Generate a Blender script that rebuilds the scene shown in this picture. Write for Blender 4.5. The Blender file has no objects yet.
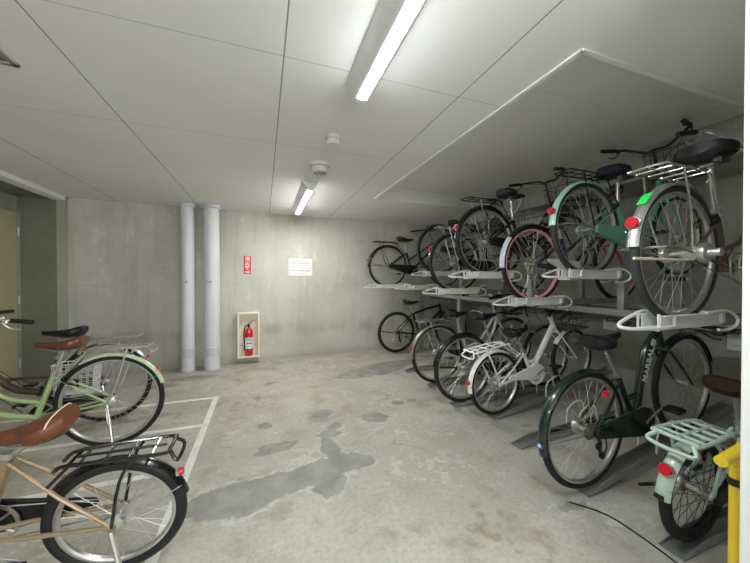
import bpy, math, random
from mathutils import Vector, Matrix, Euler
random.seed(7)
C = bpy.context.scene.collection
PI = math.pi
R = math.radians

# ------------------------------------------------------------ materials
M = {}
def nodes(name):
    m = bpy.data.materials.new(name); m.use_nodes = True
    nt = m.node_tree
    return m, nt, nt.nodes['Principled BSDF']
def mat(key, col, rough=.5, metal=0., coat=0., bump=0., bscale=60, var=0., vscale=12):
    """plain procedural material: base colour with a little noise variation and bump"""
    m, nt, b = nodes(key)
    b.inputs['Roughness'].default_value = rough
    b.inputs['Metallic'].default_value = metal
    b.inputs['Coat Weight'].default_value = coat
    b.inputs['Coat Roughness'].default_value = .08
    tc = nt.nodes.new('ShaderNodeTexCoord')
    n = nt.nodes.new('ShaderNodeTexNoise'); n.inputs['Scale'].default_value = vscale; n.inputs['Detail'].default_value = 4
    nt.links.new(tc.outputs['Object'], n.inputs['Vector'])
    mx = nt.nodes.new('ShaderNodeMix'); mx.data_type = 'RGBA'
    v = var if var else .12
    mx.inputs['A'].default_value = [c*(1-v) for c in col]+[1]
    mx.inputs['B'].default_value = [min(1, c*(1+v)) for c in col]+[1]
    nt.links.new(n.outputs['Fac'], mx.inputs['Factor'])
    nt.links.new(mx.outputs['Result'], b.inputs['Base Color'])
    if bump:
        n2 = nt.nodes.new('ShaderNodeTexNoise'); n2.inputs['Scale'].default_value = bscale
        nt.links.new(tc.outputs['Object'], n2.inputs['Vector'])
        bp = nt.nodes.new('ShaderNodeBump'); bp.inputs['Strength'].default_value = bump; bp.inputs['Distance'].default_value = .002
        nt.links.new(n2.outputs['Fac'], bp.inputs['Height']); nt.links.new(bp.outputs['Normal'], b.inputs['Normal'])
    M[key] = m
    return m
mat('rubber', (.010, .010, .010), .65, bump=.3, bscale=200)
mat('rubber_grey', (.035, .04, .038), .7, bump=.3, bscale=200)
mat('black_paint', (.005, .005, .006), .25, coat=.6)
mat('black_plastic', (.008, .008, .009), .45)
mat('chrome', (.78, .78, .76), .18, 1.0)
mat('alloy', (.62, .62, .60), .35, .9)
mat('dull_steel', (.38, .36, .33), .42, .85, var=.3)
mat('spoke', (.62, .62, .6), .35, .8)
mat('spoke_black', (.03, .03, .03), .4, .3)
mat('tan_paint', (.36, .27, .17), .35, .35, coat=.4)
mat('lime_paint', (.42, .56, .27), .3, .1, coat=.5)
mat('pale_lime', (.62, .72, .50), .3, 0, coat=.5)
mat('bronze_paint', (.16, .12, .09), .3, .6, coat=.3)
mat('mint_paint', (.16, .42, .33), .35, 0, coat=.5)
mat('mint_light', (.42, .72, .60), .35, 0, coat=.5)
mat('mint_pale', (.48, .60, .52), .35, 0, coat=.5)
mat('green_black', (.002, .014, .010), .25, 0, coat=.7)
mat('white_paint', (.92, .92, .90), .3, 0, coat=.5)
mat('white_green', (.66, .74, .62), .3, 0, coat=.5)
mat('champagne', (.36, .34, .29), .3, .5, coat=.3)
mat('silver_paint', (.5, .52, .52), .3, .7, coat=.3)
mat('navy_paint', (.02, .03, .09), .3, .1, coat=.5)
mat('grey_green_paint', (.06, .09, .09), .35, .1, coat=.4)
mat('grey_tyre_green', (.02, .04, .04), .6)
mat('pink_rim', (.90, .36, .42), .35, 0, coat=.3)
mat('red_paint', (.55, .03, .05), .3, 0, coat=.4)
mat('blue_white', (.62, .68, .78), .35, 0, coat=.3)
mat('saddle_brown', (.15, .045, .020), .42, bump=.4, bscale=90, var=.2)
mat('saddle_tan', (.13, .040, .015), .3, coat=.3, var=.2)
mat('saddle_dark_brown', (.030, .011, .008), .4)
mat('saddle_black', (.007, .007, .009), .4, bump=.3, bscale=90)
mat('saddle_navy', (.006, .010, .028), .35)
mat('stitch', (.75, .66, .48), .6)
mat('reflector_red', (.62, .01, .03), .15, coat=1)
mat('reflector_white', (.8, .8, .76), .2, coat=1)
mat('lamp_glass', (.75, .76, .74), .1, .3, coat=1)
mat('sticker_green', (.02, .8, .12), .5)
mat('sticker_blue', (.05, .16, .6), .4)
mat('sticker_white', (.93, .93, .93), .5)
mat('rack_white', (.86, .87, .83), .4, .1, var=.08)
mat('rack_grey', (.36, .37, .36), .45, .5, var=.15)
mat('rack_dark', (.10, .10, .10), .5, .4, var=.2)
mat('tray_steel', (.33, .35, .33), .42, .55, var=.2)
mat('pvc', (.72, .74, .76), .45, var=.05, vscale=3)
mat('pvc_joint', (.60, .63, .66), .45)
mat('ext_red', (.72, .015, .03), .25, coat=.6)
mat('cabinet_cream', (.86, .82, .68), .5)
mat('sign_red', (.72, .05, .05), .5)
mat('paper', (.86, .87, .87), .6, var=.03)
mat('paper_ink', (.46, .48, .5), .6)
mat('label_green', (.05, .35, .16), .5)
mat('fixture_white', (.86, .90, .95), .35)
mat('detector_white', (.78, .77, .73), .5)
mat('yellow', (.85, .60, .02), .35, coat=.3, var=.05)
mat('door_olive', (.50, .47, .30), .5, var=.04)
mat('door_frame', (.32, .33, .29), .5)
mat('line_paint', (.74, .75, .68), .7, var=.25, vscale=14)
mat('lip_white', (.85, .85, .83), .5)
mat('white_wall', (.80, .80, .80), .7, var=.05)
mat('kick_black', (.02, .02, .02), .5)

def emit(key, col, s):
    m, nt, b = nodes(key)
    b.inputs['Base Color'].default_value = (.9, .9, .9, 1)
    b.inputs['Emission Color'].default_value = col+(1,)
    b.inputs['Emission Strength'].default_value = s
    M[key] = m
emit('tube_glow', (.90, .97, 1.), 26.)
emit('tube_glow_warm', (1., .985, .95), 26.)

# ---- surfaces with positioned patterns (object coordinates = metres in the room)
class NT:
    def __init__(s, nt): s.nt = nt
    def new(s, t, **kw):
        n = s.nt.nodes.new(t)
        for k, v in kw.items(): setattr(n, k, v)
        return n
    def put(s, sock, v):
        if hasattr(v, 'is_output') or isinstance(v, bpy.types.NodeSocket): s.nt.links.new(v, sock)
        else: sock.default_value = v
    def m(s, op, a, b=None, c=None, clamp=False):
        n = s.new('ShaderNodeMath', operation=op, use_clamp=clamp)
        s.put(n.inputs[0], a)
        if b is not None: s.put(n.inputs[1], b)
        if c is not None: s.put(n.inputs[2], c)
        return n.outputs[0]
    def noise(s, vec, scale, detail=4, rough=.55, out='Fac'):
        n = s.new('ShaderNodeTexNoise'); n.inputs['Scale'].default_value = scale
        n.inputs['Detail'].default_value = detail; n.inputs['Roughness'].default_value = rough
        s.put(n.inputs['Vector'], vec); return n.outputs[out]
    def rng(s, v, a, b, c=0., d=1., smooth=True):
        n = s.new('ShaderNodeMapRange'); n.interpolation_type = 'SMOOTHSTEP' if smooth else 'LINEAR'
        s.put(n.inputs['Value'], v)
        for k, x in zip(('From Min', 'From Max', 'To Min', 'To Max'), (a, b, c, d)): n.inputs[k].default_value = x
        return n.outputs[0]
    def mix(s, f, a, b, mode='MIX'):
        n = s.new('ShaderNodeMix', data_type='RGBA', blend_type=mode)
        s.put(n.inputs['Factor'], f)
        s.put(n.inputs['A'], a if not isinstance(a, tuple) else a+(1,)); s.put(n.inputs['B'], b if not isinstance(b, tuple) else b+(1,))
        return n.outputs['Result']
    def vec(s, op, a, b=None):
        n = s.new('ShaderNodeVectorMath', operation=op); s.put(n.inputs[0], a)
        if b is not None: s.put(n.inputs[1], b)
        return n.outputs[1] if op in ('LENGTH', 'DOT_PRODUCT') else n.outputs[0]
    def scl(s, vec, sc):
        n = s.new('ShaderNodeMapping'); n.inputs['Scale'].default_value = sc; s.put(n.inputs['Vector'], vec); return n.outputs[0]

# floor stains: (x, y, half length, half width, angle)
def floor_material():
    m, nt, b = nodes('floor_concrete'); T = NT(nt)
    co = T.new('ShaderNodeTexCoord').outputs['Object']
    d1 = T.vec('SCALE', T.vec('SUBTRACT', T.noise(co, 5, 6, .65, 'Color'), (.5, .5, .5)))
    sc = d1.node; sc.inputs['Scale'].default_value = .22
    cd = T.vec('ADD', co, d1)
    def blobs(lst, soft):
        mask = None
        for (x, y, a, w, ang) in lst:
            mp = T.new('ShaderNodeMapping', vector_type='TEXTURE'); T.put(mp.inputs['Vector'], cd)
            mp.inputs['Location'].default_value = (x, y, 0); mp.inputs['Rotation'].default_value = (0, 0, R(ang)); mp.inputs['Scale'].default_value = (a, w, 1)
            sx = T.new('ShaderNodeSeparateXYZ'); T.put(sx.inputs[0], mp.outputs[0])
            q = T.m('ADD', T.m('POWER', T.m('ABSOLUTE', sx.outputs[0]), 2.), T.m('POWER', T.m('ABSOLUTE', sx.outputs[1]), 2.))
            v = T.rng(q, 1+soft, 1-soft)
            mask = v if mask is None else T.m('MAXIMUM', mask, v)
        return mask
    damp = blobs(DAMP, .10)
    brown = blobs(BROWN, .9)
    big = T.noise(co, .9, 5, .6); mid = T.noise(co, 4.5, 6, .65); fine = T.noise(co, 38, 5, .7)
    col = T.mix(T.rng(big, .35, .65), (.41, .395, .335), (.51, .49, .425))
    col = T.mix(T.rng(mid, .47, .66), col, (.36, .325, .255))
    # pale scuffed worn patches
    sx = T.new('ShaderNodeSeparateXYZ'); T.put(sx.inputs[0], co)
    worn = T.m('MULTIPLY', T.rng(T.noise(co, 9, 8, .75), .50, .58), T.rng(T.noise(co, 1.3, 3), .42, .6))
    col = T.mix(T.m('MULTIPLY', worn, .45), col, (.74, .73, .67))
    col = T.mix(T.m('MULTIPLY', T.rng(fine, .42, .72), .45), col, (.26, .235, .18))
    # cracks
    vor = T.new('ShaderNodeTexVoronoi', feature='DISTANCE_TO_EDGE'); vor.inputs['Scale'].default_value = .8; T.put(vor.inputs['Vector'], cd)
    crack = T.m('MULTIPLY', T.rng(vor.outputs['Distance'], .006, .0), T.rng(T.noise(co, 1.1), .5, .6))
    col = T.mix(T.m('MULTIPLY', crack, .6), col, (.16, .14, .12))
    col = T.mix(T.m('MULTIPLY', brown, T.m('MULTIPLY', .55, T.rng(T.noise(co, 9, 6, .7), .50, .66))), col, (.24, .17, .10))
    rim = T.m('MULTIPLY', blobs([(x, y, a*1.06+.02, w*1.08+.02, g) for x, y, a, w, g in DAMP[:10]], .10), T.rng(T.noise(co, 14, 6, .7), .45, .55))
    col = T.mix(T.m('MULTIPLY', rim, .5), col, (.62, .61, .56))
    dampc = T.mix(T.rng(T.noise(co, 7, 5), .3, .7), (.235, .235, .205), (.34, .335, .295))
    col = T.mix(damp, col, dampc)
    T.put(b.inputs['Base Color'], col)
    T.put(b.inputs['Roughness'], T.m('SUBTRACT', .72, T.m('MULTIPLY', damp, .1)))
    bp = T.new('ShaderNodeBump'); bp.inputs['Strength'].default_value = .35; bp.inputs['Distance'].default_value = .006
    T.put(bp.inputs['Height'], T.m('ADD', T.m('MULTIPLY', mid, .6), T.m('MULTIPLY', fine, .35))); T.put(b.inputs['Normal'], bp.outputs[0])
    M['floor'] = m
DAMP = [(-.13, 1.92, .25, .16, 10), (.07, 1.94, .24, .11, 5), (.26, 1.98, .22, .10, 10), (.48, 2.04, .20, .11, 5), (.61, 2.03, .11, .08, 0), (.38, 1.85, .11, .10, 0),
        (.46, 2.25, .06, .18, 0), (.50, 2.46, .10, .07, 0), (.56, 2.57, .08, .06, 0), (-.30, 1.88, .12, .10, 0),
        (.08, 2.39, .17, .07, 10), (.48, 2.82, .14, .09, 35), (.91, 2.63, .10, .10, 0), (1.0, 2.58, .07, .05, 0), (.01, 2.78, .07, .06, 0), (1.26, 2.84, .06, .04, 0), (1.42, 2.84, .07, .035, 0),
        (2.09, 2.04, .06, .03, 0), (1.59, 1.21, .08, .035, 0), (1.35, 3.92, .52, .19, 10), (1.75, 4.15, .45, .16, 8), (-.85, 4.42, .28, .10, 0), (-1.1, 4.2, .16, .08, 0), (.1, 3.9, .10, .04, 0), (-1.05, 3.3, .25, .05, 10)]
BROWN = [(1.20, 1.36, .30, .16, 20), (1.16, 1.10, .28, .14, 0), (1.57, 1.40, .30, .13, 10), (-.55, 1.25, .25, .2, 0), (-.9, 3.3, .5, .25, 0), (1.35, .85, .3, .3, 0), (-1.3, 2.5, .6, .3, 0), (-.2, 3.3, .3, .2, 0)]
floor_material()

def wall_material(key, base, dark, streak=.5, stain_z=.45):
    m, nt, b = nodes(key); T = NT(nt)
    co = T.new('ShaderNodeTexCoord').outputs['Object']
    sx = T.new('ShaderNodeSeparateXYZ'); T.put(sx.inputs[0], co)
    big = T.noise(co, 1.1, 5, .6); vs = T.noise(T.scl(co, (6, 6, .5)), 1., 5, .6); fine = T.noise(co, 30, 6, .7)
    col = T.mix(T.rng(big, .35, .68), base, dark)
    col = T.mix(T.m('MULTIPLY', T.rng(vs, .48, .70), streak), col, tuple(c*.62 for c in base))
    col = T.mix(T.m('MULTIPLY', T.rng(T.noise(T.scl(co, (3, 3, 1.2)), 2., 6, .7), .56, .72), .5), col, tuple(min(1, c*1.35) for c in base))
    col = T.mix(T.m('MULTIPLY', T.rng(fine, .35, .7), .22), col, tuple(c*.6 for c in base))
    # stained tide mark and pour joint low down
    wob = T.m('ADD', sx.outputs[2], T.m('MULTIPLY', T.m('SUBTRACT', T.noise(co, 3, 5), .5), .10))
    tide = T.rng(T.m('ABSOLUTE', T.m('SUBTRACT', wob, stain_z)), .17, .0)
    col = T.mix(T.m('MULTIPLY', T.m('MULTIPLY', tide, T.rng(T.noise(T.scl(co, (3, 3, .5)), 1.6), .35, .7)), .5), col, (.26, .215, .155))
    base_st = T.rng(wob, .16, .0)
    col = T.mix(T.m('MULTIPLY', base_st, .35), col, (.25, .23, .19))
    joint = T.rng(T.m('ABSOLUTE', T.m('SUBTRACT', sx.outputs[2], 1.16)), .008, .0)
    col = T.mix(T.m('MULTIPLY', joint, .18), col, tuple(c*.45 for c in base))
    T.put(b.inputs['Base Color'], col); b.inputs['Roughness'].default_value = .85
    bp = T.new('ShaderNodeBump'); bp.inputs['Strength'].default_value = .3; bp.inputs['Distance'].default_value = .005
    T.put(bp.inputs['Height'], T.m('ADD', T.m('MULTIPLY', big, .5), T.m('MULTIPLY', fine, .3))); T.put(b.inputs['Normal'], bp.outputs[0])
    M[key] = m
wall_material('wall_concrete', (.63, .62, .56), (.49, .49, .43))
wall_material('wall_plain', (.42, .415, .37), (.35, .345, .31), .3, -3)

wall_material('wall_shaded', (.24, .25, .19), (.19, .20, .15), .3, -3)  # shade of the alcove end and left soffit put into a darker colour
wall_material('wall_pier', (.46, .47, .37), (.38, .39, .31), .3, -3)

def ceiling_material(key, xs0, xd, ys0, yd, strength=.75):
    m, nt, b = nodes(key); T = NT(nt)
    co = T.new('ShaderNodeTexCoord').outputs['Object']
    sx = T.new('ShaderNodeSeparateXYZ'); T.put(sx.inputs[0], co)
    def line(v, off, per, w):
        f = T.m('FRACT', T.m('DIVIDE', T.m('ADD', T.m('SUBTRACT', v, off), 100*per+per/2), per))
        return T.rng(T.m('MULTIPLY', T.m('ABSOLUTE', T.m('SUBTRACT', f, .5)), per), w, w*.4)
    lx = line(sx.outputs[0], xs0, xd, .0045); ly = line(sx.outputs[1], ys0, yd, .003)
    n = T.noise(co, 1.2, 4); nf = T.noise(co, 90, 3, .6)
    col = T.mix(T.rng(n, .3, .7), (.82, .82, .80), (.86, .86, .84))
    if key == 'ceiling_board':
        msk = T.m('LESS_THAN', sx.outputs[0], 1.31); lx = T.m('MULTIPLY', lx, msk); ly = T.m('MULTIPLY', ly, msk)
    l = T.m('MAXIMUM', T.m('MULTIPLY', lx, strength), T.m('MULTIPLY', ly, strength*.6))
    col = T.mix(l, col, (.10, .10, .095))
    T.put(b.inputs['Base Color'], col); b.inputs['Roughness'].default_value = .75
    bp = T.new('ShaderNodeBump'); bp.inputs['Strength'].default_value = .12; bp.inputs['Distance'].default_value = .002
    T.put(bp.inputs['Height'], T.m('SUBTRACT', nf, T.m('MULTIPLY', T.m('MAXIMUM', lx, ly), 2.))); T.put(b.inputs['Normal'], bp.outputs[0])
    M[key] = m
ceiling_material('ceiling_board', .09, .925, 1.46, .95)
ceiling_material('recess_board', 2.9, 2.4, 1.46, .95, .4)

# ------------------------------------------------------------ mesh builder
def smooth_pts(pts, n=6):
    P = [Vector(p) for p in pts]
    if len(P) < 3: return P
    out = []
    Q = [2*P[0]-P[1]]+P+[2*P[-1]-P[-2]]
    for i in range(1, len(Q)-2):
        a, b, c, d = Q[i-1:i+3]
        for k in range(n):
            t = k/n
            out.append(.5*((2*b)+(c-a)*t+(2*a-5*b+4*c-d)*t*t+(3*b-a-3*c+d)*t**3))
    out.append(P[-1]); return out
class MB:
    def __init__(s): s.v = []; s.f = []
    def tube(s, pts, r, seg=8, closed=False, sm=0, r2=None, sq=1.):
        P = smooth_pts(pts, sm) if sm else [Vector(p) for p in pts]
        n = len(P); b = len(s.v); up = None
        for i in range(n):
            if closed: t = P[(i+1) % n]-P[i-1]
            else: t = P[min(i+1, n-1)]-P[max(i-1, 0)]
            t = t.normalized() if t.length > 1e-9 else Vector((1, 0, 0))
            if up is None:
                up = Vector((0, 1, 0)) if abs(t.y) < .9 else Vector((0, 0, 1))
            up = (up-t*up.dot(t))
            if up.length < 1e-5: up = t.orthogonal()
            up.normalize(); w = t.cross(up)
            rr = r if r2 is None else r+(r2-r)*i/(n-1)
            for k in range(seg):
                a = 2*PI*k/seg
                s.v.append(P[i]+up*math.cos(a)*rr*sq+w*math.sin(a)*rr)
        m = n if closed else n-1
        for i in range(m):
            for k in range(seg):
                a = b+i*seg+k; c = b+i*seg+(k+1) % seg
                j = ((i+1) % n)*seg
                s.f.append((a, c, b+j+(k+1) % seg, b+j+k))
        if not closed:
            s.f.append(tuple(b+k for k in range(seg))[::-1]); s.f.append(tuple(b+(n-1)*seg+k for k in range(seg)))
        return s
    def box(s, c, d, rot=None):
        b = len(s.v); c = Vector(c)
        for x in (-1, 1):
            for y in (-1, 1):
                for z in (-1, 1):
                    p = Vector((x*d[0]/2, y*d[1]/2, z*d[2]/2))
                    if rot: p = Euler(rot).to_matrix() @ p
                    s.v.append(c+p)
        for q in ((0, 1, 3, 2), (4, 6, 7, 5), (0, 4, 5, 1), (2, 3, 7, 6), (0, 2, 6, 4), (1, 5, 7, 3)): s.f.append(tuple(b+i for i in q))
        return s
    def lathe(s, prof, c=(0, 0, 0), axis='y', seg=24, closed=False, a0=0, a1=2*PI):
        """prof: list of (radius, along axis)"""
        b = len(s.v); c = Vector(c); n = len(prof); full = abs(a1-a0-2*PI) < 1e-6
        cols = seg if full else seg+1
        for i in range(cols):
            a = a0+(a1-a0)*i/seg
            for (r, h) in prof:
                if axis == 'y': p = Vector((r*math.cos(a), h, r*math.sin(a)))
                elif axis == 'z': p = Vector((r*math.cos(a), r*math.sin(a), h))
                else: p = Vector((h, r*math.cos(a), r*math.sin(a)))
                s.v.append(c+p)
        m = n if closed else n-1
        for i in range(seg):
            j = (i+1) % cols
            for k in range(m):
                l = (k+1) % n
                s.f.append((b+i*n+k, b+j*n+k, b+j*n+l, b+i*n+l))
        if not full and closed:
            s.f.append(tuple(b+k for k in range(n))); s.f.append(tuple(b+(cols-1)*n+k for k in range(n))[::-1])
        return s
    def cyl(s, a, c, r, seg=12): return s.tube([a, c], r, seg)
    def prism(s, pts, y0, y1):
        """outline in x,z pulled along y"""
        b = len(s.v); n = len(pts)
        for y in (y0, y1):
            for (x, z) in pts: s.v.append(Vector((x, y, z)))
        s.f.append(tuple(b+i for i in range(n))); s.f.append(tuple(b+n+i for i in range(n))[::-1])
        for i in range(n): s.f.append((b+i, b+n+i, b+n+(i+1) % n, b+(i+1) % n))
        return s
    def loft(s, rings):
        b = len(s.v); n = len(rings[0])
        for r in rings: s.v += [Vector(p) for p in r]
        for i in range(len(rings)-1):
            for k in range(n):
                s.f.append((b+i*n+k, b+i*n+(k+1) % n, b+(i+1)*n+(k+1) % n, b+(i+1)*n+k))
        s.f.append(tuple(b+k for k in range(n))[::-1]); s.f.append(tuple(b+(len(rings)-1)*n+k for k in range(n)))
        return s
    def quad(s, *p):
        b = len(s.v); s.v += [Vector(q) for q in p]; s.f.append(tuple(range(b, b+len(p)))); return s
    def ell(s, c, d, seg=14, rings=8):
        c = Vector(c); R_ = []
        for i in range(1, rings):
            t = PI*i/rings
            R_.append([c+Vector((d[0]*math.sin(t)*math.cos(2*PI*k/seg), d[1]*math.sin(t)*math.sin(2*PI*k/seg), d[2]*math.cos(t))) for k in range(seg)])
        return s.loft(R_)
    def mesh(s, name):
        me = bpy.data.meshes.new(name); me.from_pydata([tuple(v) for v in s.v], [], s.f); me.validate()
        import bmesh
        bm = bmesh.new(); bm.from_mesh(me); bmesh.ops.recalc_face_normals(bm, faces=bm.faces); bm.to_mesh(me); bm.free()
        for p in me.polygons: p.use_smooth = True
        me.set_sharp_from_angle(angle=R(38))
        return me
    def build(s, name, m, parent=None, loc=None, bevel=0, rot=None):
        me = s.mesh(name); me.materials.append(M[m] if isinstance(m, str) else m)
        return link(name, me, parent, loc, bevel, rot)
def link(name, me, parent=None, loc=None, bevel=0, rot=None):
    o = bpy.data.objects.new(name, me); C.objects.link(o)
    if parent: o.parent = parent
    if loc: o.location = loc
    if rot: o.rotation_euler = rot
    if bevel:
        b = o.modifiers.new('Bevel', 'BEVEL'); b.width = bevel; b.segments = 2; b.limit_method = 'ANGLE'
    return o
def tag(o, label=None, cat=None, group=None, kind=None):
    for k, v in (('label', label), ('category', cat), ('group', group), ('kind', kind)):
        if v: o[k] = v
    return o
def thing(name, label, cat, loc=(0, 0, 0), rot=(0, 0, 0), group=None):
    o = bpy.data.objects.new(name, None); C.objects.link(o); o.location = loc; o.rotation_euler = rot
    o.empty_display_size = .1
    return tag(o, label, cat, group)
def text_part(name, body, m, parent, size, loc, rot, ext=.0006, align='CENTER', spacing=1.):
    cu = bpy.data.curves.new(name, 'FONT'); cu.body = body; cu.size = size; cu.extrude = ext; cu.offset = size*.02; cu.align_x = align; cu.align_y = 'CENTER'; cu.space_character = spacing
    t = bpy.data.objects.new(name, cu); C.objects.link(t)
    me = bpy.data.meshes.new_from_object(t.evaluated_get(bpy.context.evaluated_depsgraph_get()))
    bpy.data.objects.remove(t)
    me.materials.clear(); me.materials.append(M[m])
    return link(name, me, parent, loc, 0, rot)

# ------------------------------------------------------------ bicycle parts
WC = {}
def wheel(parent, hub, r, tyre='rubber', rim='alloy', tw=.019, spoke='spoke', n=32, hubm='alloy', drum=True, rim_depth=.016):
    key = (r, tw, n, drum, rim_depth)
    rr = r-tw*2+.004
    if key not in WC:
        t = MB().lathe([(r-tw+tw*math.cos(a), tw*math.sin(a)) for a in [2*PI*k/10 for k in range(10)]], axis='y', seg=64, closed=True)
        ri = MB().lathe([(rr, .013), (rr, -.013), (rr-rim_depth*.6, -.013), (rr-rim_depth, -.006), (rr-rim_depth, .006), (rr-rim_depth*.6, .013)], axis='y', seg=64, closed=True)
        sp = MB()
        for k in range(n):
            side = 1 if k % 2 else -1
            a = 2*PI*k/n; off = .9*(1 if (k//2) % 2 else -1)
            ha = a+off
            sp.tube([(.024*math.cos(ha), side*.032, .024*math.sin(ha)), ((rr-rim_depth)*math.cos(a), 0, (rr-rim_depth)*math.sin(a))], .00125, 4)
        h = MB().lathe([(0, -.055), (.006, -.055), (.006, -.037), (.026, -.036), (.026, -.030), (.013, -.026), (.013, .026), (.026, .030), (.026, .036), (.006, .037), (.006, .055), (0, .055)], axis='y', seg=16)
        if drum: h.lathe([(0, .036), (.040, .036), (.043, .042), (.040, .056), (.02, .062), (0, .062)], axis='y', seg=20)
        WC[key] = (t.mesh('tire'), ri.mesh('wheel'), sp.mesh('spokes'), h.mesh('hub'))
    t, ri, sp, h = WC[key]
    def inst(me, m):
        k = (me.name, m)
        if k not in WC:
            c = me.copy(); c.materials.clear(); c.materials.append(M[m]); WC[k] = c
        return WC[k]
    w = link('wheel', inst(ri, rim), parent, hub, 0, (0, random.random()*6, 0))
    link('tire', inst(t, tyre), w); link('spokes', inst(sp, spoke), w); link('hub', inst(h, hubm), w)
    return w
def fender(parent, hub, r, a0, a1, m, w=.026, gap=.014, flare=False):
    """arc mudguard, angles in degrees (0 forward, 90 up, 180 back)"""
    rf = r+gap
    prof = []
    for k in range(7):
        t = (k/6-.5)*2; prof.append((rf-.013*t*t*1.3, t*w))
    for k in range(6, -1, -1):
        t = (k/6-.5)*2; prof.append((rf-.0025-.013*t*t*1.3, t*(w-.0015)))
    b = MB().lathe(prof, c=hub, axis='y', seg=30, closed=True, a0=R(a0), a1=R(a1))
    return b.build('fender', m, parent)
def saddle(parent, c, m, L=.28, W=.2, tilt=0, spring=True, H=.095, stitch=False):
    rings = []
    N = 12
    for i in range(N+1):
        t = i/N
        x = -L*.46+L*t
        if t < .5: w = W/2*(1-.0*t)*math.sqrt(max(.08, 1-((.28-t)/.34)**2)) if t < .28 else W/2*(1-((t-.28)/.3)**1.4*.62)
        else: w = W/2*(.38-.26*(t-.5)/.5)
        w = max(w, .018)
        if i == N: w *= .45
        h = H*(.6 if t == 0 else 1)*(1-.68*t); crown = .006*math.cos(t*PI*1.7)+.016*math.exp(-t*6)-.004
        ring = []
        for k in range(16):
            a = 2*PI*k/16
            cs, sn = math.cos(a), math.sin(a)
            yy = w*math.copysign(abs(cs)**.8, cs)
            zz = (h*.38*abs(sn)**.8 if sn > 0 else -h*.62*abs(sn)**.6)
            ring.append((x, yy, zz+crown))
        rings.append(ring)
    o = MB().loft(rings).build('saddle', m, parent, c, 0, (0, R(-tilt), 0))
    u = MB()
    for s in (-1, 1):
        u.tube([(-.09, s*.05, -.03), (-.03, s*.022, -.052), (.05, s*.02, -.052), (.11, s*.012, -.02)], .0035, 6, sm=4)
        if spring:
            pts = [(-.075+.014*math.cos(a), s*.055+.014*math.sin(a), -.028-.008*a/ (2*PI)*1.1) for a in [k*PI/4 for k in range(33)]]
            u.tube(pts, .0028, 5)
    u.tube([(-.03, -.028, -.056), (-.03, .028, -.056)], .014, 10)
    u.build('saddle_rails', 'dull_steel', o)
    if stitch:
        base = rings[1]; pts = []
        for k in list(range(13, 16))+list(range(0, 12)):
            x, y, z = base[k % 16]
            pts.append((x+.004+(.045-z)*.42, y*1.03, z*1.03+.0015))
        MB().tube(pts, .0026, 6, sm=3).build('piping', 'stitch', o)
    return o
def basket(parent, c, lx, ly, h, m, name='basket', taper=.82, n=7, r=.0022, rows=4):
    b = MB(); cx, cy, cz = c
    def rect(t, z):
        a, d = lx/2*t, ly/2*t
        return [(cx-a, cy-d, z), (cx+a, cy-d, z), (cx+a, cy+d, z), (cx-a, cy+d, z)]
    for k in range(rows+1):
        t = taper+(1-taper)*k/rows; z = cz+h*k/rows
        q = [Vector(p) for p in rect(t, z)]
        for i in range(4): b.tube([q[i], q[(i+1) % 4]], r*(1.8 if k in (0, rows) else 1), 5)
    lo = [Vector(p) for p in rect(taper, cz)]; hi = [Vector(p) for p in rect(1, cz+h)]
    for i in range(4):
        for k in range(n):
            t = k/n; b.tube([lo[i].lerp(lo[(i+1) % 4], t), hi[i].lerp(hi[(i+1) % 4], t)], r, 4)
    for k in range(1, n):
        b.tube([lo[0].lerp(lo[1], k/n), lo[3].lerp(lo[2], k/n)], r, 4); b.tube([lo[0].lerp(lo[3], k/n), lo[1].lerp(lo[2], k/n)], r, 4)
    return b.build(name, m, parent)
def stadium(a, ra, b, rb, n=12):
    """outline (x,z) hull of two circles"""
    dx, dz = b[0]-a[0], b[1]-a[1]; L = math.hypot(dx, dz); th = math.atan2(dz, dx); ph = math.acos((ra-rb)/L)
    pts = []
    for k in range(n+1):
        t = th+ph+(2*PI-2*ph)*k/n; pts.append((a[0]+ra*math.cos(t), a[1]+ra*math.sin(t)))
    for k in range(n+1):
        t = th-ph+(2*ph)*k/n; pts.append((b[0]+rb*math.cos(t), b[1]+rb*math.sin(t)))
    return pts

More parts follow.
